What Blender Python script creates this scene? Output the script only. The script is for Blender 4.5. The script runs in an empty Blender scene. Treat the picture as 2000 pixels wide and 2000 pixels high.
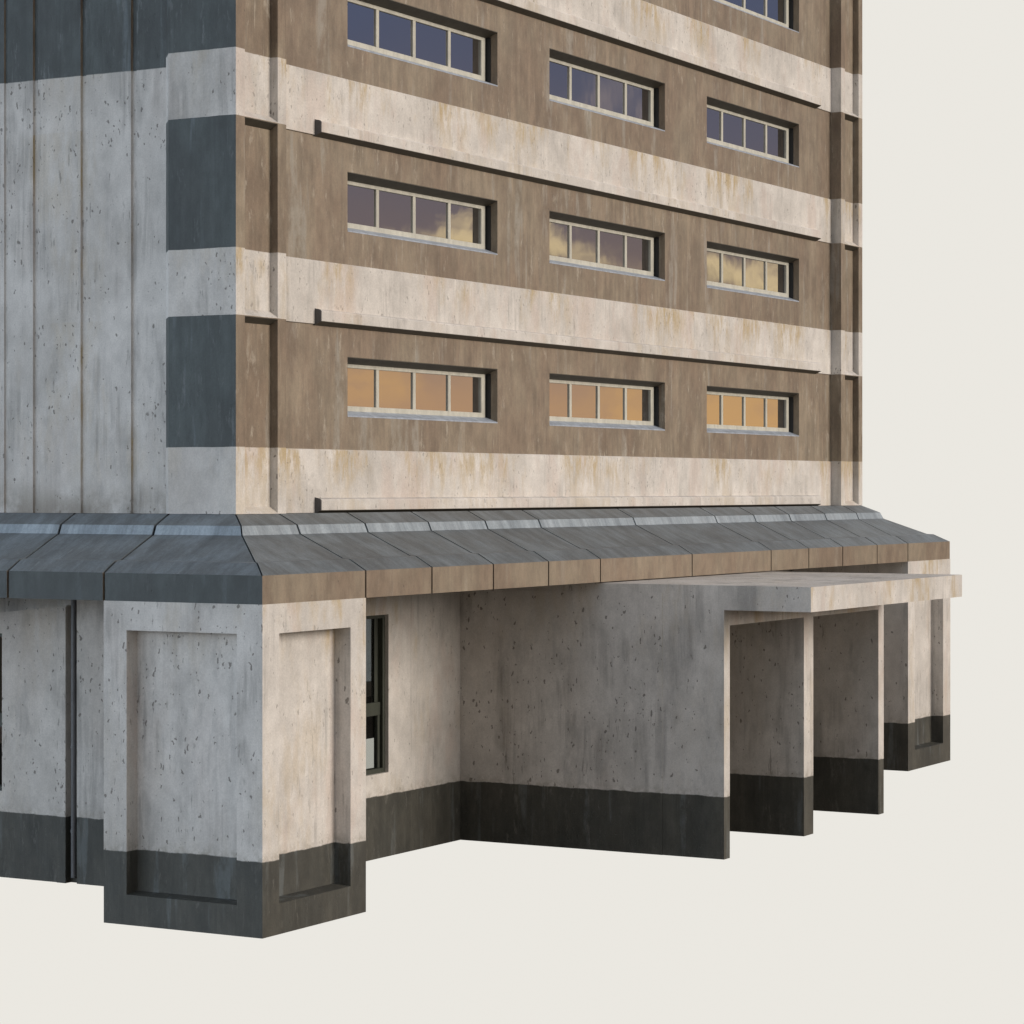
import bpy, math
from mathutils import Vector
S = bpy.context.scene
COL = S.collection

# ------------------------------------------------------------------ mesh helpers
class MB:
    def __init__(self): self.v = []; self.f = []; self.m = []
    def poly(self, pts, n=None, mi=0):
        pts = [Vector(p) for p in pts]
        if n is not None:
            nn = Vector((0, 0, 0))
            for i in range(len(pts)):
                a, b = pts[i], pts[(i + 1) % len(pts)]
                nn += a.cross(b)
            if nn.dot(Vector(n)) < 0: pts.reverse()
        b = len(self.v)
        self.v += [tuple(p) for p in pts]
        self.f.append(tuple(range(b, b + len(pts)))); self.m.append(mi)
    def box(self, x0, x1, y0, y1, z0, z1, skip='', mi=0):
        if '-x' not in skip: self.poly([(x0,y0,z0),(x0,y1,z0),(x0,y1,z1),(x0,y0,z1)], (-1,0,0), mi)
        if '+x' not in skip: self.poly([(x1,y0,z0),(x1,y1,z0),(x1,y1,z1),(x1,y0,z1)], (1,0,0), mi)
        if '-y' not in skip: self.poly([(x0,y0,z0),(x1,y0,z0),(x1,y0,z1),(x0,y0,z1)], (0,-1,0), mi)
        if '+y' not in skip: self.poly([(x0,y1,z0),(x1,y1,z0),(x1,y1,z1),(x0,y1,z1)], (0,1,0), mi)
        if '-z' not in skip: self.poly([(x0,y0,z0),(x1,y0,z0),(x1,y1,z0),(x0,y1,z0)], (0,0,-1), mi)
        if '+z' not in skip: self.poly([(x0,y0,z1),(x1,y0,z1),(x1,y1,z1),(x0,y1,z1)], (0,0,1), mi)
    def prism(self, prof, axis, a, b):
        """closed profile [(p,q)] extruded along an axis: 'x' -> (y,z), 'y' -> (x,z), 'z' -> (x,y)"""
        def P(p, t):
            if axis == 'x': return Vector((t, p[0], p[1]))
            if axis == 'y': return Vector((p[0], t, p[1]))
            return Vector((p[0], p[1], t))
        ax = {'x': (1,0,0), 'y': (0,1,0), 'z': (0,0,1)}[axis]
        n = len(prof)
        c = sum((P(p, (a+b)/2) for p in prof), Vector()) / n
        self.poly([P(p, a) for p in prof], [-k for k in ax]); self.poly([P(p, b) for p in prof], ax)
        # outward from signed area
        A = sum(prof[i][0]*prof[(i+1) % n][1] - prof[(i+1) % n][0]*prof[i][1] for i in range(n))
        for i in range(n):
            p, q = prof[i], prof[(i+1) % n]
            e = (q[0]-p[0], q[1]-p[1]); o = (e[1], -e[0]) if A > 0 else (-e[1], e[0])
            nn = P(o, 0)
            self.poly([P(p,a), P(q,a), P(q,b), P(p,b)], nn)
    def wall(self, o, u, inn, U, V, holes, mi=0):
        """vertical sheet from o along unit u (length U), up V; inn = inward unit vector.
        holes: (u0,u1,v0,v1, depth, (left,right,bottom,top insets), back)"""
        o = Vector(o); u = Vector(u); inn = Vector(inn); up = Vector((0,0,1))
        P = lambda a, b, d=0: o + u*a + up*b + inn*d
        us = sorted({0, U, *[h[0] for h in holes], *[h[1] for h in holes]})
        vs = sorted({0, V, *[h[2] for h in holes], *[h[3] for h in holes]})
        for i in range(len(us)-1):
            for j in range(len(vs)-1):
                a, b, c, d = us[i], us[i+1], vs[j], vs[j+1]
                if any(h[0] <= a+1e-6 and b-1e-6 <= h[1] and h[2] <= c+1e-6 and d-1e-6 <= h[3] for h in holes): continue
                self.poly([P(a,c), P(b,c), P(b,d), P(a,d)], -inn, mi)
        for h in holes:
            a, b, c, d, dep, ins, back = h
            a2, b2, c2, d2 = a+ins[0], b-ins[1], c+ins[2], d-ins[3]
            self.poly([P(a,c), P(a2,c2,dep), P(a2,d2,dep), P(a,d)], u, mi)
            self.poly([P(b,c), P(b2,c2,dep), P(b2,d2,dep), P(b,d)], -u, mi)
            self.poly([P(a,c), P(b,c), P(b2,c2,dep), P(a2,c2,dep)], up, mi)
            self.poly([P(a,d), P(b,d), P(b2,d2,dep), P(a2,d2,dep)], -up, mi)
            if back: self.poly([P(a2,c2,dep), P(b2,c2,dep), P(b2,d2,dep), P(a2,d2,dep)], -inn, mi)
    def tube(self, x, y, z0, z1, r, n=16):
        ring = [(x+r*math.cos(2*math.pi*i/n), y+r*math.sin(2*math.pi*i/n)) for i in range(n)]
        self.prism(ring, 'z', z0, z1)
    def build(self, name, mats, parent=None, weld=True, bevel=0):
        me = bpy.data.meshes.new(name)
        me.from_pydata(self.v, [], self.f)
        mats = mats if isinstance(mats, (list, tuple)) else [mats]
        for m in mats: me.materials.append(m)
        for p, mi in zip(me.polygons, self.m): p.material_index = mi
        me.update()
        if weld:
            import bmesh
            bm = bmesh.new(); bm.from_mesh(me)
            bmesh.ops.remove_doubles(bm, verts=bm.verts, dist=1e-4)
            bm.to_mesh(me); bm.free()
        ob = bpy.data.objects.new(name, me); COL.objects.link(ob)
        if parent: ob.parent = parent
        if bevel:
            b = ob.modifiers.new('bevel', 'BEVEL'); b.width = bevel; b.segments = 2; b.limit_method = 'ANGLE'
            b.angle_limit = math.radians(40); b.harden_normals = False
        return ob

# ------------------------------------------------------------------ node helpers
class NT:
    def __init__(self, tree): self.t = tree; self.n = tree.nodes; self.l = tree.links
    def node(self, typ, ins=None, **kw):
        nd = self.n.new(typ)
        for k, v in kw.items(): setattr(nd, k, v)
        for k, v in (ins or {}).items(): self.put(nd.inputs[k], v)
        return nd
    def put(self, sock, v):
        if hasattr(v, 'is_output'): self.l.new(v, sock)
        elif isinstance(v, (tuple, list)) and sock.type == 'RGBA' and len(v) == 3: sock.default_value = (*v, 1)
        else: sock.default_value = v
    def math(self, op, a, b=None, c=None, clamp=False):
        nd = self.n.new('ShaderNodeMath'); nd.operation = op; nd.use_clamp = clamp
        for i, v in enumerate((a, b, c)):
            if v is not None: self.put(nd.inputs[i], v)
        return nd.outputs[0]
    def ss(self, x, a, b, lo=0.0, hi=1.0):
        nd = self.n.new('ShaderNodeMapRange'); nd.interpolation_type = 'SMOOTHSTEP'
        self.put(nd.inputs['Value'], x); nd.inputs['From Min'].default_value = a; nd.inputs['From Max'].default_value = b
        nd.inputs['To Min'].default_value = lo; nd.inputs['To Max'].default_value = hi
        return nd.outputs[0]
    def mix(self, f, a, b, mode='MIX'):
        nd = self.n.new('ShaderNodeMix'); nd.data_type = 'RGBA'; nd.blend_type = mode; nd.clamp_factor = True
        self.put(nd.inputs[0], f); self.put(nd.inputs[6], a); self.put(nd.inputs[7], b)
        return nd.outputs[2]
    def vmul(self, v, s, off=(0,0,0)):
        nd = self.n.new('ShaderNodeVectorMath'); nd.operation = 'MULTIPLY_ADD'
        self.put(nd.inputs[0], v); nd.inputs[1].default_value = s; nd.inputs[2].default_value = off
        return nd.outputs[0]
    def noise(self, v, scale=1.0, detail=3.0, rough=0.5, dist=0.0):
        nd = self.n.new('ShaderNodeTexNoise'); self.put(nd.inputs['Vector'], v)
        nd.inputs['Scale'].default_value = scale; nd.inputs['Detail'].default_value = detail
        nd.inputs['Roughness'].default_value = rough; nd.inputs['Distortion'].default_value = dist
        return nd.outputs['Fac']
    def voro(self, v, scale=1.0):
        nd = self.n.new('ShaderNodeTexVoronoi'); self.put(nd.inputs['Vector'], v); nd.inputs['Scale'].default_value = scale
        return nd.outputs['Distance'], nd.outputs['Color']
    def scalecol(self, c, f):
        """colour times a scalar"""
        nd = self.n.new('ShaderNodeVectorMath'); nd.operation = 'SCALE'; self.put(nd.inputs[0], c); self.put(nd.inputs['Scale'], f)
        return nd.outputs[0]

def new_mat(name):
    m = bpy.data.materials.new(name); m.use_nodes = True
    t = NT(m.node_tree); t.n.clear()
    out = t.node('ShaderNodeOutputMaterial'); b = t.node('ShaderNodeBsdfPrincipled')
    t.l.new(b.outputs[0], out.inputs[0])
    return m, t, b, out

PLASTER = (0.60, 0.56, 0.51)
def plaster_nodes(t, P):
    """weathered cream render: mottling, broken runs, rust stains, air holes. returns colour, height"""
    mott = t.noise(P, .55, 5, .62)
    c = t.mix(t.ss(mott, .36, .66), (.635,.60,.56), (.52,.49,.455))
    gn = t.node('ShaderNodeNewGeometry'); gs = t.node('ShaderNodeSeparateXYZ'); t.put(gs.inputs[0], gn.outputs['True Normal'])
    fr_n = t.math('LESS_THAN', gs.outputs[1], -.5)
    m2 = t.noise(t.vmul(P, (1,1,.7), (7,1,4)), 3.1, 6, .68)
    c = t.scalecol(c, t.ss(m2, .30, .70, .90, 1.06))
    # broken vertical runs
    brk = t.ss(t.noise(t.vmul(P, (1.1,1.1,.6), (2,9,6)), 1, 3, .6), .44, .62)
    run = t.noise(t.vmul(P, (3.0,3.0,.26)), 1, 6, .66, .4)
    c = t.scalecol(c, t.math('MULTIPLY_ADD', t.math('MULTIPLY', t.ss(run, .40, .66), t.math('MULTIPLY', brk, t.math('MULTIPLY_ADD', fr_n, -.55, 1.0))), -.31, 1.03))
    run2 = t.noise(t.vmul(P, (11,11,.7), (3,1,7)), 1, 4, .6)
    c = t.scalecol(c, t.math('MULTIPLY_ADD', t.math('MULTIPLY', t.ss(run2, .50, .68), brk), -.20, 1.0))
    stm = t.noise(t.vmul(P, (.75,.75,.30), (11,4,2)), 1, 5, .65)
    stf = t.noise(t.vmul(P, (4.5,4.5,1.1), (5,9,1)), 1, 6, .74)
    st = t.math('MULTIPLY', t.ss(stm, .45, .60), t.ss(stf, .38, .60))
    gp = t.node('ShaderNodeSeparateXYZ'); t.put(gp.inputs[0], P)
    ph = t.math('MULTIPLY', t.math('FRACT', t.math('DIVIDE', t.math('SUBTRACT', gp.outputs[2], 6.575), 3.288)), 3.288)
    up = t.math('GREATER_THAN', gp.outputs[2], 6.0)
    tp = t.math('ADD', t.math('MULTIPLY', up, t.ss(ph, .35, 1.0)), t.math('MULTIPLY', t.math('SUBTRACT', 1.0, up), t.ss(gp.outputs[2], 3.4, 5.0)))
    st = t.math('MULTIPLY', st, t.math('MULTIPLY_ADD', tp, .75, .40))        # rust runs start under the top edges
    frontf = t.math('MULTIPLY_ADD', fr_n, .75, .25)
    c = t.mix(t.math('MULTIPLY', t.math('MULTIPLY', st, .88), frontf), c, (.455,.36,.225))
    pk = t.ss(t.noise(t.vmul(P, (1.0,1.0,.35), (2,17,8)), 1, 5, .66), .50, .66)
    c = t.mix(t.math('MULTIPLY', t.math('MULTIPLY', pk, .45), frontf), c, (.53,.43,.375))
    gry = t.ss(t.noise(t.vmul(P, (1.7,1.7,.6), (21,7,3)), 1, 7, .72), .54, .70)
    c = t.mix(t.math('MULTIPLY', t.math('MULTIPLY', gry, .42), t.math('MULTIPLY_ADD', fr_n, -.65, 1.0)), c, (.33,.315,.30))
    grain = t.noise(P, 38, 3, .65)
    c = t.scalecol(c, t.ss(grain, .25, .75, .90, 1.07))
    # air holes: scattered, irregular, some drawn out downwards, gathered in clusters
    nz = t.node('ShaderNodeTexNoise'); t.put(nz.inputs['Vector'], P); nz.inputs['Scale'].default_value = 9; nz.inputs['Detail'].default_value = 3
    nd = t.node('ShaderNodeVectorMath', operation='MULTIPLY_ADD')
    t.put(nd.inputs[0], nz.outputs['Color']); nd.inputs[1].default_value = (.13,.13,.20); t.put(nd.inputs[2], P)
    Pw = nd.outputs[0]
    clus = t.ss(t.noise(P, .75, 4, .65), .45, .60)
    def holes(scale, off, size, keep, cl):
        d, cc = t.voro(t.vmul(Pw, scale, off), 1)
        sp = t.node('ShaderNodeSeparateColor'); t.put(sp.inputs[0], cc)
        k = t.math('ADD', sp.outputs[0], t.math('MULTIPLY', clus, cl))
        on = t.ss(k, keep, keep+.04)
        r = t.math('MULTIPLY', t.math('MULTIPLY_ADD', sp.outputs[1], sp.outputs[1], .12), t.math('MULTIPLY_ADD', fr_n, -.25*size, 1.15*size))
        return t.math('MULTIPLY', t.ss(t.math('SUBTRACT', d, r), -.03, .05, 1, 0), on)
    p1 = holes((3.6,3.6,1.7), (0,0,0), .075, .86, .28)
    p2 = holes((8,8,3.8), (4,2,9), .15, .86, .42)
    p3 = holes((17,17,8.0), (1,6,3), .30, .82, .46)
    drip = t.ss(t.noise(t.vmul(P, (11,11,2.2), (1,8,5)), 1, 5, .66), .59, .66)
    drip = t.math('MULTIPLY', drip, t.ss(t.noise(t.vmul(P, (1.3,1.3,.55), (6,2,2)), 1, 3, .6), .53, .62))
    pits = t.math('MAXIMUM', t.math('MAXIMUM', t.math('MULTIPLY', p1, .75), t.math('MULTIPLY', p2, .75)), t.math('MAXIMUM', t.math('MULTIPLY', p3, .75), t.math('MULTIPLY', drip, .5)))
    c = t.mix(t.math('MULTIPLY', pits, t.math('MULTIPLY_ADD', fr_n, -.38, .92)), c, (.11,.095,.08))
    h = t.math('SUBTRACT', t.math('MULTIPLY', grain, .22), pits)
    h = t.math('ADD', h, t.math('MULTIPLY', m2, .5))
    return c, h

def paint_nodes(t, P, base, alt, light, streaky=1.0):
    mott = t.noise(t.vmul(P, (1,1,.5), (3,3,3)), .8, 6, .66)
    c = t.mix(t.ss(mott, .38, .62), base, alt)
    m2 = t.noise(t.vmul(P, (1,1,.5), (9,3,1)), 3.3, 6, .68)
    c = t.scalecol(c, t.ss(m2, .30, .70, 1-.18, 1+.16))
    brk = t.ss(t.noise(t.vmul(P, (1.2,1.2,.5), (1,7,6)), 1, 3, .6), .38, .62, .35, 1)
    run = t.noise(t.vmul(P, (5,5,.28), (8,1,1)), 1, 6, .66, .5)
    c = t.scalecol(c, t.math('MULTIPLY_ADD', t.math('MULTIPLY', t.ss(run, .34, .68, -1, 1), brk), .15*streaky, 1.0))
    run2 = t.noise(t.vmul(P, (21,21,.9), (1,5,1)), 1, 4, .62)
    c = t.scalecol(c, t.math('MULTIPLY_ADD', t.math('MULTIPLY', t.ss(run2, .34, .68, -1, 1), brk), .05*streaky, 1.0))
    blu = t.math('MULTIPLY', t.ss(t.noise(t.vmul(P, (2.6,2.6,.22), (6,14,3)), 1, 5, .6), .56, .64), t.ss(m2, .36, .58))
    c = t.mix(t.math('MULTIPLY', blu, .55*streaky), c, t.mix(.35, light, (.12,.17,.20)))
    pm = t.noise(t.vmul(P, (5.5,5.5,1.5), (17,3,9)), 1, 8, .74)
    pm = t.math('MULTIPLY', t.ss(pm, .555, .66), t.ss(t.noise(P, .8, 4, .68), .43, .56))
    c = t.mix(t.math('MULTIPLY', pm, min(1,.65*streaky)), c, light)
    scr = t.math('MULTIPLY', t.ss(t.noise(t.vmul(P, (26,26,1.5), (4,4,8)), 1, 4, .6), .63, .70), t.ss(t.noise(t.vmul(P, (1.4,1.4,.9), (3,8,2)), 1, 3, .6), .48, .60))
    c = t.mix(t.math('MULTIPLY', scr, .55*streaky), c, light)
    d1, c1 = t.voro(t.vmul(P, (5,5,3.2), (2,2,5)), 1)
    sp = t.node('ShaderNodeSeparateColor'); t.put(sp.inputs[0], c1)
    pit = t.math('MULTIPLY', t.ss(d1, .02, .09, 1, 0), t.ss(sp.outputs[0], .62, .68))
    c = t.mix(t.math('MULTIPLY', pit, .55), c, (.04,.037,.033))
    grain = t.noise(P, 34, 3, .62)
    c = t.scalecol(c, t.ss(grain, .25, .75, .92, 1.07))
    h = t.math('SUBTRACT', t.math('ADD', t.math('MULTIPLY', grain, .2), t.math('MULTIPLY', pm, .4)), pit)
    return c, h

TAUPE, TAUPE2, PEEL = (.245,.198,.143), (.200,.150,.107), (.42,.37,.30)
TAUPE_SHADED, TAUPE2_SHADED, PEEL_SHADED = (.068,.079,.077), (.053,.059,.057), (.145,.155,.155)  # darker, bluer set for the side facade: its shade painted into the colour

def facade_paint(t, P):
    """taupe facade paint; on the side facade its shade is put into the colour"""
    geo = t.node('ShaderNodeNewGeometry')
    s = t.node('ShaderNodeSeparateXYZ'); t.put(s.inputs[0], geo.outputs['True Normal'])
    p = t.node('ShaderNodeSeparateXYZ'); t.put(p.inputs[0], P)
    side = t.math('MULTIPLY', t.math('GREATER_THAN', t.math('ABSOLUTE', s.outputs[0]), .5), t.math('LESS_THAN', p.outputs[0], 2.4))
    return t.mix(side, TAUPE, TAUPE_SHADED), t.mix(side, TAUPE2, TAUPE2_SHADED), t.mix(side, PEEL, PEEL_SHADED)

def finish(t, b, col, h, rough, spec=.4, bump=.35, dist=.02):
    t.put(b.inputs['Base Color'], col); t.put(b.inputs['Roughness'], rough)
    b.inputs['Specular IOR Level'].default_value = spec
    bp = t.node('ShaderNodeBump'); bp.inputs['Strength'].default_value = bump; bp.inputs['Distance'].default_value = dist
    t.put(bp.inputs['Height'], h); t.l.new(bp.outputs[0], b.inputs['Normal'])

def pos(t):
    g = t.node('ShaderNodeNewGeometry'); s = t.node('ShaderNodeSeparateXYZ'); t.put(s.inputs[0], g.outputs['Position'])
    return g.outputs['Position'], s.outputs[2], s

ZB, PITCH, BH = 6.575, 3.288, 1.110          # lowest band, storey pitch, band height
def make_plaster(name, dado=None, bands=False, above=None, grime=False):
    m, t, b, _ = new_mat(name)
    P, z, _s = pos(t)
    c, h = plaster_nodes(t, P)
    rough = .85
    if grime:   # brown splash dirt where the wall meets the canopy roof
        g = t.math('MULTIPLY', t.ss(z, 6.55, 7.35, 1, 0), t.ss(t.noise(t.vmul(P, (.9,.9,.9), (4,4,4)), 1, 5, .7), .36, .60))
        c = t.mix(t.math('MULTIPLY', g, .7), c, (.24,.205,.165))
    wob = t.math('MULTIPLY_ADD', t.noise(P, 2.2, 5, .65), .07, -.035)
    wob2 = t.math('MULTIPLY_ADD', t.noise(P, 1.6, 5, .65), .03, -.015)
    if bands or above is not None:
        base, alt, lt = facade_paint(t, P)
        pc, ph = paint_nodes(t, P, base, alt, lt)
        zz = t.math('ADD', z, wob2)
        if bands:
            fr = t.math('MULTIPLY', t.math('FRACT', t.math('DIVIDE', t.math('SUBTRACT', zz, ZB), PITCH)), PITCH)
            f = t.ss(fr, BH-.006, BH+.006)
        else: f = t.ss(zz, above-.01, above+.01)
        c = t.mix(f, c, pc)
        rough = t.math('MULTIPLY_ADD', f, -.25, .85)
    if dado is not None:
        dc, dh = paint_nodes(t, P, (.072,.069,.057), (.050,.050,.043), (.14,.135,.12), 1.0)
        zd = t.math('ADD', z, wob)
        f = t.ss(zd, dado-.012, dado+.012, 1, 0)
        # dirt just above the painted edge
        ed = t.math('MULTIPLY', t.ss(zd, dado, dado+.22, 1, 0), t.ss(t.noise(P, 7, 4, .7), .42, .62))
        c = t.mix(t.math('MULTIPLY', ed, .45), c, (.28,.25,.20))
        c = t.mix(f, c, dc)
        rough = t.math('MULTIPLY_ADD', f, -.25, .85)
    finish(t, b, c, h, rough)
    return m

def make_paint(name, facade=True, base=None, alt=None, lt=None, rough=.6, spec=.5, streaky=1.0):
    m, t, b, _ = new_mat(name)
    P, z, _s = pos(t)
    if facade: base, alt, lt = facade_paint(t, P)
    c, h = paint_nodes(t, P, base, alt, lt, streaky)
    finish(t, b, c, h, rough, spec)
    return m

def make_slate(name, base, alt, light, rough=.5):
    """canopy slabs: streaks run down the slope"""
    m, t, b, _ = new_mat(name)
    P, z, s = pos(t)
    geo = t.node('ShaderNodeNewGeometry')
    n = t.node('ShaderNodeSeparateXYZ'); t.put(n.inputs[0], geo.outputs['True Normal'])
    fy = t.math('GREATER_THAN', t.math('ABSOLUTE', n.outputs[1]), t.math('ABSOLUTE', n.outputs[0]))
    mu = t.node('ShaderNodeMix', data_type='FLOAT'); t.put(mu.inputs[0], fy); t.put(mu.inputs[2], s.outputs[1]); t.put(mu.inputs[3], s.outputs[0])
    mv = t.node('ShaderNodeMix', data_type='FLOAT'); t.put(mv.inputs[0], fy); t.put(mv.inputs[2], s.outputs[0]); t.put(mv.inputs[3], s.outputs[1])
    cv = t.node('ShaderNodeCombineXYZ'); t.put(cv.inputs[0], mu.outputs[0]); t.put(cv.inputs[1], mv.outputs[0]); t.put(cv.inputs[2], fy)
    Q = cv.outputs[0]
    mott = t.noise(Q, 1.3, 6, .68)
    c = t.mix(t.ss(mott, .38, .60), base, alt)
    run = t.noise(t.vmul(Q, (4.2,1.1,3)), 1, 7, .70)
    c = t.scalecol(c, t.ss(run, .28, .72, .72, 1.3))
    sc = t.math('MULTIPLY', t.ss(t.noise(t.vmul(Q, (9,.8,3), (3,3,0)), 1, 7, .72), .58, .70), t.ss(t.noise(Q, .8, 2, .5), .42, .6))
    c = t.mix(t.math('MULTIPLY', sc, .6), c, light)
    grain = t.noise(P, 26, 4, .65)
    c = t.scalecol(c, t.ss(grain, .25, .75, .86, 1.12))
    finish(t, b, c, t.math('ADD', grain, t.math('MULTIPLY', run, .6)), rough, .5, .3, .015)
    return m

def make_plain(name, col, rough=.6, spec=.4, var=.12):
    m, t, b, _ = new_mat(name)
    P, z, _s = pos(t)
    n = t.noise(t.vmul(P, (6,6,2)), 1, 5, .65)
    g = t.noise(P, 45, 2, .6)
    c = t.scalecol(t.mix(0.0, col, col), t.ss(n, .3, .7, 1-var, 1+var))
    c = t.scalecol(c, t.ss(g, .25, .75, .93, 1.06))
    finish(t, b, c, g, rough, spec, .2, .01)
    return m

def make_glass_mirror(name):
    """coated office glass: dark behind, strong sky reflection, slightly wavy"""
    m, t, b, out = new_mat(name)
    t.n.remove(b)
    P, z, _s = pos(t)
    d = t.node('ShaderNodeBsdfDiffuse'); d.inputs[0].default_value = (.012,.013,.016,1)
    g = t.node('ShaderNodeBsdfGlossy'); g.inputs[0].default_value = (1,1,1,1); g.inputs['Roughness'].default_value = .02
    bp = t.node('ShaderNodeBump'); bp.inputs['Strength'].default_value = .06; bp.inputs['Distance'].default_value = .02
    t.put(bp.inputs['Height'], t.noise(P, 1.2, 2, .5)); t.l.new(bp.outputs[0], g.inputs['Normal'])
    mx = t.node('ShaderNodeMixShader'); mx.inputs[0].default_value = .5
    t.l.new(d.outputs[0], mx.inputs[1]); t.l.new(g.outputs[0], mx.inputs[2]); t.l.new(mx.outputs[0], out.inputs[0])
    return m

def make_glass_clear(name):
    m, t, b, out = new_mat(name)
    t.n.remove(b)
    d = t.node('ShaderNodeBsdfTransparent'); d.inputs[0].default_value = (.68,.69,.67,1)
    g = t.node('ShaderNodeBsdfGlossy'); g.inputs[0].default_value = (1,1,1,1); g.inputs['Roughness'].default_value = .03
    mx = t.node('ShaderNodeMixShader'); mx.inputs[0].default_value = .04
    t.l.new(d.outputs[0], mx.inputs[1]); t.l.new(g.outputs[0], mx.inputs[2]); t.l.new(mx.outputs[0], out.inputs[0])
    return m

M_white   = make_plaster('weathered_render')
M_dado    = make_plaster('render_over_dark_dado', dado=1.18)
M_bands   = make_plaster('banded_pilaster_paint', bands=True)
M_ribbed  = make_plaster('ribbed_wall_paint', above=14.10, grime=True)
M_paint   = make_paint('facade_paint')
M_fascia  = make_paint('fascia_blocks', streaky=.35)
M_slate   = make_slate('slate_slabs', (.148,.168,.180), (.114,.124,.128), (.30,.32,.32))
M_flash   = make_slate('lead_flashing', (.29,.325,.35), (.24,.275,.30), (.40,.42,.42), .45)
M_joint   = make_plain('joint_filler', (.045,.049,.056), .8)  # dark filler seen in the joints between slabs
M_frame   = make_plain('window_frame_paint', (.49,.475,.41), .55)
M_gap_shade  = make_plain('dark_gap_shade', (.014,.015,.018), .5)  # near-black, paints the shade in the gap beside the frame
M_soffit_shade    = make_plain('soffit_shade_tone', (.082,.073,.057), .6, .3)  # dark tone painting the shade under ledges and heads
M_cap     = make_plain('dark_end_cap', (.095,.092,.092), .6)  # darker tone for the left end of each ledge
M_sill    = make_plain('zinc_sill', (.34,.38,.44), .45, .5, .2)
M_green   = make_plain('dark_green_frame', (.045,.05,.038), .5)
M_pipe    = make_plain('dark_drainpipe', (.11,.11,.115), .35, .5)
M_inside  = make_plain('dark_interior', (.03,.029,.026), .9)
M_mirror  = make_glass_mirror('reflective_glass')
M_clear   = make_glass_clear('tinted_glass')

# ------------------------------------------------------------------ the building
LX, WY = 30.893, 19.40          # footprint of the canopy edge
B = bpy.data.objects.new('concrete_building', None); COL.objects.link(B)
B['label'] = 'weathered concrete building banded in cream and dark paint, with slate canopy and porch'
B['category'] = 'building'

def part(mb, name, mat, parent=B, label=None, **kw):
    o = mb.build(name, mat, parent, **kw)
    if label: o['label'] = label
    return o

# ---- tower, front wall with its windows
TX0, TX1, TY0, TY1 = 1.727, 29.20, 1.727, WY-1.727
FY = 2.020                      # face of the front wall between the pilasters
PX0, PX1 = 3.190, 27.783        # inner edges of the two front pilasters
ZT = ZB + 4*PITCH + BH          # tower top
COLS = [(5.546,10.921), (13.042,18.353), (20.512,25.801)]
ROWS = [8.292 + PITCH*k for k in range(4)]
WH = 1.045
wm = MB()
holes = []
for r in ROWS:
    for a, b in COLS:
        holes.append((a-PX0, b-PX0, r-ZB, r+WH-ZB, .225, (0,0,.085,.080), False))
wm.wall((PX0,FY,ZB), (1,0,0), (0,1,0), PX1-PX0, ZT-ZB, holes)
for r in ROWS:                  # deeper straight reveal behind the splayed one
    for a, b in COLS:
        y0, y1, z0, z1 = FY+.225, FY+.46, r+.085, r+WH-.080
        wm.poly([(a,y0,z0),(a,y1,z0),(a,y1,z1),(a,y0,z1)], (1,0,0)); wm.poly([(b,y0,z0),(b,y1,z0),(b,y1,z1),(b,y0,z1)], (-1,0,0))
        wm.poly([(a,y0,z1),(b,y0,z1),(b,y1,z1),(a,y1,z1)], (0,0,-1)); wm.poly([(a,y0,z0),(b,y0,z0),(b,y1,z0),(a,y1,z0)], (0,0,1))
        wm.poly([(a,y1,z0),(b,y1,z0),(b,y1,z1),(a,y1,z1)], (0,-1,0))
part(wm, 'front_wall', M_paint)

# back, far side and roof of the tower
tb = MB()
tb.box(2.08, TX1, TY1-.3, TY1, ZB, ZT); tb.box(TX1-.3, TX1, 2.1, TY1-.3, ZB, ZT)
tb.box(2.08, TX1-.3, 2.6, TY1-.3, ZT-.3, ZT-.05, skip='')
part(tb, 'rear_wall', M_white)

# ---- pilasters of the front wall, with a sunk channel in every storey
def pilaster(x0, x1, c0, c1, corner):
    p = MB()
    hs = []
    for k in range(-1, 5):
        z0 = max(ZB, ZB + PITCH*k); z1 = min(ZT, ZB + PITCH*(k+1))
        if k < 0 or z0 >= ZT - .2: continue
        hs.append((c0-x0, c1-x0, z0-ZB+.012, z1-ZB-.012, .150, (0,.0,.11,.085), True))
    p.wall((x0,TY0,ZB), (1,0,0), (0,1,0), x1-x0, ZT-ZB, hs)
    if corner:
        p.poly([(x0,TY0,ZB),(x0,3.10,ZB),(x0,3.10,ZT),(x0,TY0,ZT)], (-1,0,0))
        p.poly([(x0,3.10,ZB),(x0+.36,3.42,ZB),(x0+.36,3.42,ZT),(x0,3.10,ZT)], (-1,1,0))
        p.poly([(x1,TY0,ZB),(x1,FY+.1,ZB),(x1,FY+.1,ZT),(x1,TY0,ZT)], (1,0,0))
    else:
        p.poly([(x0,TY0,ZB),(x0,FY+.1,ZB),(x0,FY+.1,ZT),(x0,TY0,ZT)], (-1,0,0))
        p.poly([(x1,TY0,ZB),(x1,2.2,ZB),(x1,2.2,ZT),(x1,TY0,ZT)], (1,0,0))
    p.poly([(x0,TY0,ZT),(x1,TY0,ZT),(x1,FY+.1,ZT),(x0,FY+.1,ZT)], (0,0,1))
    return p
for args in ((TX0, PX0, 1.982, 2.938, True), (PX1, TX1, 28.027, 28.948, False)):
    pl = part(pilaster(*args), 'corner_pilaster', M_bands)
    for k in range(1, 5):
        z1 = ZB + PITCH*k - .012
        m = MB(); m.prism([(TY0-.001,z1+.001),(TY0-.001,z1-.008),(TY0+.148,z1-.098),(TY0+.148,z1-.084)], 'x', args[2]+.002, args[3]-.002)  # dark strip painting the shade under the channel head
        part(m, 'soffit_shade', M_soffit_shade, pl)

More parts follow.
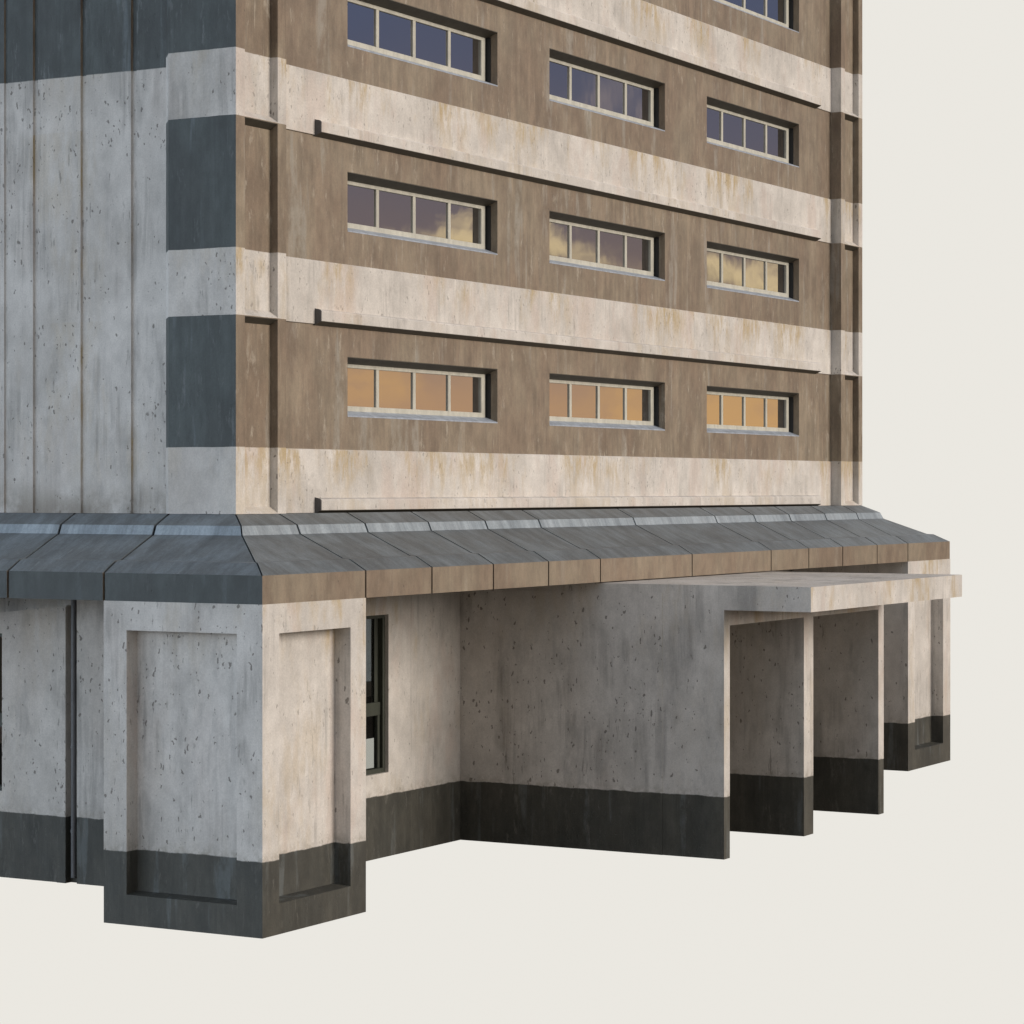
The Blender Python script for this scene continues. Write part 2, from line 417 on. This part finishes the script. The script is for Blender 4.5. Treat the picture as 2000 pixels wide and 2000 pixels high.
# ---- cream bands and the ledges at their feet
for k in range(5):
    z0 = ZB + PITCH*k
    m = MB(); m.prism([(FY+.02,z0+.002),(FY-.030,z0+.002),(FY-.030,z0+BH-.022),(FY-.008,z0+BH),(FY+.02,z0+BH)], 'x', PX0+.001, PX1-.001)
    part(m, 'cream_band', M_white)
    m = MB(); m.prism([(FY-.002,z0-.020),(1.868,z0+.048),(1.868,z0+.212),(1.89,z0+.240),(FY-.002,z0+.268)], 'x', 4.48, 26.84)
    lg = part(m, 'ledge', M_white)
    m = MB(); m.prism([(FY-.002,z0-.026),(1.862,z0+.042),(1.862,z0+.218),(1.886,z0+.246),(FY-.002,z0+.276)], 'x', 4.455, 4.480)
    part(m, 'end_cap', M_cap, lg)
    m = MB(); m.prism([(FY-.002,z0-.024),(1.872,z0+.040),(1.872,z0+.049),(FY-.002,z0-.016)], 'x', 4.48, 26.84)  # dark strip painting the shade under the ledge
    part(m, 'soffit_shade', M_soffit_shade, lg)

# ---- windows
for ri, r in enumerate(ROWS):
    for ci, (a, b) in enumerate(COLS):
        z0, z1 = r+.085, r+WH-.105
        x0, x1 = a+.045, b-.050
        yf = FY+.245
        fr = MB()
        fr.box(x0, x1, yf, yf+.10, z0, z0+.10); fr.box(x0, x1, yf, yf+.10, z1-.068, z1)
        fr.box(x0, x0+.15, yf, yf+.10, z0+.10, z1-.065, skip='-z+z'); fr.box(x1-.15, x1, yf, yf+.10, z0+.10, z1-.065, skip='-z+z')
        pw = (x1-x0-.15)/4
        for i in (1,2,3):
            xc = x0+.075+pw*i
            fr.box(xc-.048, xc+.048, yf+.006, yf+.10, z0+.10, z1-.065, skip='-z+z')
        w = part(fr, 'window', M_frame, bevel=.008)
        gl = MB(); gl.poly([(x0+.05,yf+.036,z0+.05),(x1-.05,yf+.036,z0+.05),(x1-.05,yf+.036,z1-.03),(x0+.05,yf+.036,z1-.03)], (0,-1,0))
        part(gl, 'glass', M_mirror, w)
        sl = MB(); sl.prism([(FY-.004,r+.004),(FY-.004,r-.02),(yf,r+.07),(yf,r+.094)], 'x', a+.004, b-.004)
        part(sl, 'sill', M_sill, w)
        gsh = MB(); gsh.box(b-.014, b-.003, FY+.150, FY+.455, r+.075, z1+.01)  # dark strip added for the shade between frame and reveal
        part(gsh, 'gap_shade', M_gap_shade, w)
        hsh = MB(); hsh.prism([(FY-.001,r+WH-.002),(FY-.001,r+WH-.014),(yf-.004,r+WH-.104),(yf-.004,r+WH-.086)], 'x', a+.003, b-.003)  # dark strip added for the shade under the window head
        part(hsh, 'head_shade', M_soffit_shade, w)

# ---- ribbed side wall
RX = 2.08
prof = [(RX, 3.40)]
for g0, g1, d in ((4.031,4.154,.045), (5.11,5.237,.045), (6.17,6.285,.045), (6.844,6.93,.03), (7.95,8.07,.045), (9.0,9.12,.045), (10.05,10.17,.045), (11.1,11.22,.045), (12.15,12.27,.045), (13.2,13.32,.045), (14.25,14.37,.045), (15.3,15.42,.045), (16.4,16.52,.045)):
    prof += [(RX,g0), (RX+d,g0+.012), (RX+d,g1-.012), (RX,g1)]
prof += [(RX, TY1), (RX+.4, TY1), (RX+.4, 3.40)]
m = MB(); m.prism(prof, 'z', ZB, ZT)
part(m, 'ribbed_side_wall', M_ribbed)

# ---- canopy: slabs on four slopes, step flashing, fascia blocks
PROF = [(0.0,5.642), (0.32,5.828), (0.448,5.838), (1.30,6.235), (1.367,6.39), (1.735,6.575)]
def side(o, u, inn, L, joints):
    o, u, inn = Vector(o), Vector(u), Vector(inn)
    pt = lambda s, d, z: o + u*s + inn*d + Vector((0,0,z))
    roof, fl, fas, und = MB(), MB(), MB(), MB()
    g, T = .027, .06
    js = [0.0] + joints + [L]
    for i in range(len(js)-1):
        a0, b0 = js[i], js[i+1]
        first, last = i == 0, i == len(js)-2
        A = lambda d: (d+.018 if first else a0+g)
        E = lambda d: (L-d-.018 if last else b0-g)
        for k in range(len(PROF)-1):
            (d0,z0), (d1,z1) = PROF[k], PROF[k+1]
            tgt = fl if k == 3 else roof
            q = [pt(A(d0),d0,z0), pt(E(d0),d0,z0), pt(E(d1),d1,z1), pt(A(d1),d1,z1)]
            tgt.poly(q, (0,0,1))
            dn = Vector((0,0,-T))
            tgt.poly([q[0], q[3], q[3]+dn, q[0]+dn], -u); tgt.poly([q[1], q[2], q[2]+dn, q[1]+dn], u)
        fa = a0+ (0 if first else g*.9); fb = b0-(0 if last else g*.9)
        x = [pt(fa,0,0), pt(fb,0,0), pt(fb,.30,0), pt(fa,.30,0)]
        if first: x[3] = pt(.30,.30,0)
        if last: x[2] = pt(L-.30,.30,0)
        up0, up1 = Vector((0,0,5.192)), Vector((0,0,5.642))
        lo, hi = [v+up0 for v in x], [v+up1 for v in x]
        fas.poly([lo[0],lo[1],hi[1],hi[0]], -inn); fas.poly(lo, (0,0,-1)); fas.poly([lo[2],lo[3],hi[3],hi[2]], inn)
        if not first: fas.poly([lo[0],lo[3],hi[3],hi[0]], -u)
        if not last: fas.poly([lo[1],lo[2],hi[2],hi[1]], u)
    for k in range(len(PROF)-1):
        (d0,z0), (d1,z1) = PROF[k], PROF[k+1]
        e = .045
        und.poly([pt(d0+e,d0+e,z0-e), pt(L-d0-e,d0+e,z0-e), pt(L-d1-e,d1+e,z1-e), pt(d1+e,d1+e,z1-e)], (0,0,1))
    und.poly([pt(.05,.05,5.20), pt(L-.05,.05,5.20), pt(L-.05,.05,5.60), pt(.05,.05,5.60)], -inn)
    return roof, fl, fas, und
JR = [2.982, 5.100, 7.233, 9.299, 11.395, 15.503, 19.534, 21.643, 23.662, 25.838, 27.896]
JL = [2.0, 4.0, 6.1, 8.2, 10.3, 12.3, WY-5.086, WY-3.097]   # runs from the far end to the near corner
Rf, Fl, Fa, Un = MB(), MB(), MB(), MB()
def merge(dst, src):
    n = len(dst.v); dst.v += src.v; dst.f += [tuple(i+n for i in f) for f in src.f]; dst.m += src.m
for args in (((0,0,0),(1,0,0),(0,1,0),LX,JR), ((0,WY,0),(0,-1,0),(1,0,0),WY,JL),
             ((LX,0,0),(0,1,0),(-1,0,0),WY,[3.1,6,9,12,16.3]), ((LX,WY,0),(-1,0,0),(0,-1,0),LX,[3,7,11,15,19,23,27.9])):
    for d, s in zip((Rf,Fl,Fa,Un), side(*args)): merge(d, s)
roof = part(Rf, 'canopy_roof', M_slate)
part(Fl, 'flashing', M_flash, roof)
Un.box(.3, LX-.3, .3, WY-.3, 5.30, 5.34)
part(Un, 'joint_backing', M_joint, roof)
part(Fa, 'fascia', M_fascia)

# ---- corner piers with sunk panels
def pier(x0, x1, y0, y1, rx, ry):
    p = MB(); H = 5.192; zr0, zr1 = .485, 4.725
    p.wall((x0,y0,0), (1,0,0), (0,1,0), x1-x0, H, [(rx[0]-x0, rx[1]-x0, zr0, zr1, .31, (0,0,.03,0), True)] if rx else [])
    p.wall((x0,y0,0), (0,1,0), (1,0,0), y1-y0, H, [(ry[0]-y0, ry[1]-y0, zr0, zr1, .28, (0,0,.03,0), True)] if ry else [])
    p.poly([(x1,y0,0),(x1,y1,0),(x1,y1,H),(x1,y0,H)], (1,0,0)); p.poly([(x0,y1,0),(x1,y1,0),(x1,y1,H),(x0,y1,H)], (0,1,0))
    p.poly([(x0,y0,0),(x1,y0,0),(x1,y1,0),(x0,y1,0)], (0,0,-1))
    return p
part(pier(-.004, 2.982, -.004, 3.097, (.455,2.515), (.482,2.637)), 'corner_pier', M_dado)
part(pier(27.896, LX+.03, -.004, 3.097, (28.373,30.384), None), 'corner_pier', M_dado)
part(pier(-.004, 2.982, WY-3.097, WY, None, None), 'corner_pier', M_dado)
part(pier(29.2, LX+.03, WY-3.097, WY, None, None), 'corner_pier', M_dado)

# ---- ground floor walls set back under the canopy
GY, GX, H = 3.18, 3.09, 5.30
gw = MB()
gw.wall((2.98,GY,0), (1,0,0), (0,1,0), 25.97, H, [(6.9-2.98, 8.768-2.98, 1.60, 4.605, .30, (0,0,0,0), False)])
part(gw, 'ground_floor_wall', M_dado)
gl = MB()
gl.box(GX, GX+.25, 3.097, 6.13, 0, H)                                        # between pier and pipe slot
gl.box(GX+.10, GX+.26, 6.13, 6.34, 0, H)                                     # back of the pipe slot
gl.wall((GX-.03,WY-GX,0), (0,-1,0), (1,0,0), WY-GX-6.34, 4.40, [(WY-GX-9.4, WY-GX-7.81, 1.55, 4.39, .16, (0,0,0,0), False)])
gl.poly([(GX-.03,6.34,4.40),(GX-.03,WY-GX,4.40),(GX-.03,11.2,4.40),(GX-.03,6.34,4.925)], (-1,0,0))
gl.poly([(GX-.03,6.34,0),(GX+.24,6.34,0),(GX+.24,6.34,4.925),(GX-.03,6.34,4.925)], (0,-1,0))
gl.poly([(GX-.03,6.34,4.925),(GX-.03,11.2,4.40),(GX+.24,11.2,4.40),(GX+.24,6.34,4.925)], (0,0,1))
gl.poly([(GX+.24,6.34,4.35),(GX+.24,WY-GX,4.35),(GX+.24,WY-GX,H),(GX+.24,6.34,H)], (-1,0,0))
gl.box(GX-.055, GX-.031, 6.34, 6.535, 0, 4.90)                               # raised edge strip
part(gl, 'ground_floor_wall', M_dado)
gb = MB()
gb.wall((2.98,WY-GY,0), (1,0,0), (0,-1,0), 25.97, H, [(24.2-2.98, 28.93-2.98, 1.62, 4.6, .2, (0,0,0,0), False), (15.6-2.98, 17.8-2.98, .25, 1.45, .2, (0,0,0,0), False)])
gb.poly([(28.95,GY,0),(28.95,WY-GY,0),(28.95,WY-GY,H),(28.95,GY,H)], (-1,0,0))
part(gb, 'ground_floor_wall', M_dado)

def ground_window(front):
    """double-hung sash, dark green; front wall or side wall"""
    f, g, bl = MB(), MB(), MB()
    def bx(m, u0, u1, d0, d1, z0, z1):
        if front: m.box(u0, u1, GY+d0, GY+d1, z0, z1)
        else: m.box(GX-.03+d0, GX-.03+d1, u0, u1, z0, z1)
    u0, u1, z0, z1 = (6.9, 8.768, 1.60, 4.605) if front else (7.81, 9.40, 1.55, 4.39)
    d = .075 if front else .05
    j = .09 if front else .02
    bx(f, u0, u0+j, d, d+.16, z0, z1); bx(f, u1-.09, u1, d, d+.16, z0, z1)
    bx(f, u0+j, u1-.09, d, d+.16, z0, z0+.09); bx(f, u0+j, u1-.09, d, d+.16, z1-.07, z1)
    zm = 2.82
    bx(f, u0+j, u1-.09, d+.05, d+.13, zm-.13, zm+.12)
    bx(f, u0+j, u0+j+(.08 if front else .012), d+.06, d+.15, z0+.09, zm-.13); bx(f, u1-.17, u1-.09, d+.06, d+.15, z0+.09, zm-.13)
    bx(f, u0+j, u0+j+(.13 if front else .012), d+.10, d+.18, zm+.12, z1-.07); bx(f, u1-.22, u1-.09, d+.10, d+.18, zm+.12, z1-.07)
    w = part(f, 'window', M_green, bevel=.006)
    bx(g, u0+j-.01, u1-.1, d+.11, d+.115, z0+.05 if front else zm, z1-.05)
    part(g, 'glass', M_clear, w)
ground_window(True); ground_window(False)

dp = MB(); dp.tube(GX+.030, 6.225, .10, 5.30, .048)
for z in (.9, 2.4, 3.9): dp.tube(GX+.030, 6.225, z, z+.05, .058)
o = part(dp, 'drainpipe', M_pipe, weld=False)
for p in o.data.polygons: p.use_smooth = len(p.vertices) == 4

# ---- porch: three fin walls under a flat slab
porch = bpy.data.objects.new('porch', None); COL.objects.link(porch); porch.parent = B
PYF, PYS, SZ0, SZ1 = -2.58, -4.348, 4.705, 5.170
m = MB(); m.box(11.479, 19.670, PYS, GY-.002, SZ0, SZ1)
part(m, 'porch_roof', M_white, porch)
for a, b in ((11.479,11.740), (15.300,15.785), (19.360,19.680)):
    m = MB(); m.box(a, b if b < 19.6 else 19.668, PYF, GY-.002, 0, SZ0, skip='+z')
    if a < 12: m.box(a-.016, a+.1, -1.29, GY-.004, 0, SZ0+.30, skip='+x')     # later pour, a hair proud
    part(m, 'fin_wall', M_dado, porch)
for a, b in ((11.740,15.300), (15.785,19.360)):
    m = MB(); m.box(a, b, PYF+.004, PYF+.30, 4.405, SZ0, skip='+z-x+x')
    part(m, 'lintel', M_white, porch)

# ------------------------------------------------------------------ camera
f_px, hor = 5151.0, 955.0
yaw = math.atan(2900/f_px)
Fx, Fy = math.cos(yaw), math.sin(yaw)
cam = bpy.data.cameras.new('camera'); co = bpy.data.objects.new('camera', cam); COL.objects.link(co)
co.location = (-33.82296, -23.49617, 6.99093)
co.rotation_euler = (math.radians(90), 0, -math.atan2(Fx, Fy))
cam.sensor_width = 36; cam.lens = 36*f_px/2000; cam.shift_y = (hor-1000)/2000
cam.clip_end = 500
S.camera = co

# ------------------------------------------------------------------ light: low soft sun, dusk sky, plain cream surroundings behind the building
az, el = math.radians(13), math.radians(18)
sd = Vector((math.cos(el)*math.sin(az), -math.cos(el)*math.cos(az), math.sin(el)))
sun = bpy.data.lights.new('sun', 'SUN'); sun.energy = 2.85; sun.angle = math.radians(32); sun.color = (1.0,.905,.80)
so = bpy.data.objects.new('sun', sun); COL.objects.link(so)
so.rotation_euler = sd.to_track_quat('Z', 'Y').to_euler(); so.location = sd*60

W = bpy.data.worlds.new('World'); S.world = W; W.use_nodes = True
t = NT(W.node_tree); t.n.clear()
out = t.node('ShaderNodeOutputWorld'); bg = t.node('ShaderNodeBackground'); t.l.new(bg.outputs[0], out.inputs[0])
tc = t.node('ShaderNodeTexCoord'); D = tc.outputs['Generated']
s = t.node('ShaderNodeSeparateXYZ'); t.put(s.inputs[0], D)
x, y, z = s.outputs
def ramp(v, lo, hi, stops):
    mr = t.node('ShaderNodeMapRange'); t.put(mr.inputs[0], v); mr.inputs[1].default_value = lo; mr.inputs[2].default_value = hi
    r = t.node('ShaderNodeValToRGB'); t.put(r.inputs[0], mr.outputs[0])
    el = r.color_ramp.elements
    while len(el) < len(stops): el.new(.5)
    for e, (p, c) in zip(el, stops): e.position = (p-lo)/(hi-lo); e.color = (*c, 1)
    return r.outputs[0]
warp = t.math('MULTIPLY_ADD', t.noise(t.vmul(D, (5,5,12)), 1, 4, .55), .05, -.025)
zw = t.math('ADD', z, warp)
dusk = ramp(zw, 0, .6, [(0,(.95,.55,.27)), (.030,(.76,.47,.28)), (.050,(.60,.40,.29)), (.085,(.30,.23,.22)), (.13,(.20,.19,.25)), (.17,(.145,.165,.26)), (.23,(.12,.17,.32)), (.34,(.30,.34,.44)), (.6,(.26,.31,.40))])
glowv = t.ss(t.noise(t.vmul(D, (9,9,26), (4,1,2)), 1, 4, .6), .40, .64)
dusk = t.mix(t.math('MULTIPLY', glowv, t.math('MULTIPLY', t.ss(z, .040, .060, 1, 0), .75)), dusk, (1.12,.66,.26))
ztop = t.math('ADD', .084, t.math('SUBTRACT', t.math('MULTIPLY', t.ss(y, -.545, -.51), .024), t.math('MULTIPLY', t.ss(y, -.505, -.465), .012)))
lump = t.math('MULTIPLY_ADD', t.noise(t.vmul(D, (24,24,28), (2,1,3)), 1, 5, .6, .4), .085, -.040)
bank = t.math('SUBTRACT', t.math('ADD', ztop, lump), z)
cm = t.math('MULTIPLY', t.ss(bank, .0, .016), t.ss(z, .058, .076))
cm = t.math('MULTIPLY', cm, t.ss(t.noise(t.vmul(D, (22,22,55), (5,5,5)), 1, 4, .6), .36, .60, .10, 1))
dusk = t.mix(t.math('MULTIPLY', cm, .95), dusk, t.mix(t.ss(bank, .004, .022), (1.55,1.20,.66), (.95,.74,.42)))
wisp = t.math('MULTIPLY', t.ss(t.noise(t.vmul(D, (20,20,9), (7,7,1)), 1, 5, .6, .8), .56, .74), t.ss(z, .10, .13))
dusk = t.mix(t.math('MULTIPLY', wisp, .75), dusk, (.70,.55,.47))
blue = ramp(z, 0, 1, [(0,(3.65,4.25,4.85)), (.15,(3.0,3.5,4.05)), (.27,(.95,1.2,1.5)), (.5,(.32,.41,.54)), (1,(.24,.29,.38))])
warm = ramp(z, 0, 1, [(0,(1.08,.95,.81)), (.14,(.88,.80,.71)), (.28,(.55,.54,.52)), (.5,(.30,.33,.37)), (1,(.24,.29,.38))])
cool = t.mix(t.ss(y, -.55, .20), warm, blue)
dusk = t.scalecol(dusk, t.ss(x, .25, .70, .55, 1.0))
sky = t.mix(t.ss(x, -.35, .35), cool, dusk)
glow = t.math('MULTIPLY', t.ss(y, -.75, -.97), t.ss(z, .0, .75, 1, 0))
sky = t.mix(t.math('MULTIPLY', glow, .0), sky, (1.2,.9,.6))
ground = (.075,.066,.056)
env = t.mix(t.ss(z, -.015, .0), ground, sky)
cream = (.828,.805,.752)
wc = t.math('MULTIPLY', t.ss(y, .02, .14), t.ss(x, -.30, .05))
wc = t.math('MULTIPLY', wc, t.math('MULTIPLY', t.ss(z, .45, .70, 1, 0), t.ss(z, -.85, -.60)))
env = t.mix(wc, env, cream)
t.put(bg.inputs['Color'], env); bg.inputs['Strength'].default_value = 1.0

# ------------------------------------------------------------------ render settings
S.view_settings.view_transform = 'Standard'; S.view_settings.look = 'None'
S.view_settings.exposure = 0; S.view_settings.gamma = 1; S.view_settings.use_curve_mapping = False
S.render.engine = 'CYCLES'
S.cycles.use_denoising = True
S.cycles.max_bounces = 6
S.cycles.use_adaptive_sampling = True; S.cycles.adaptive_threshold = .02
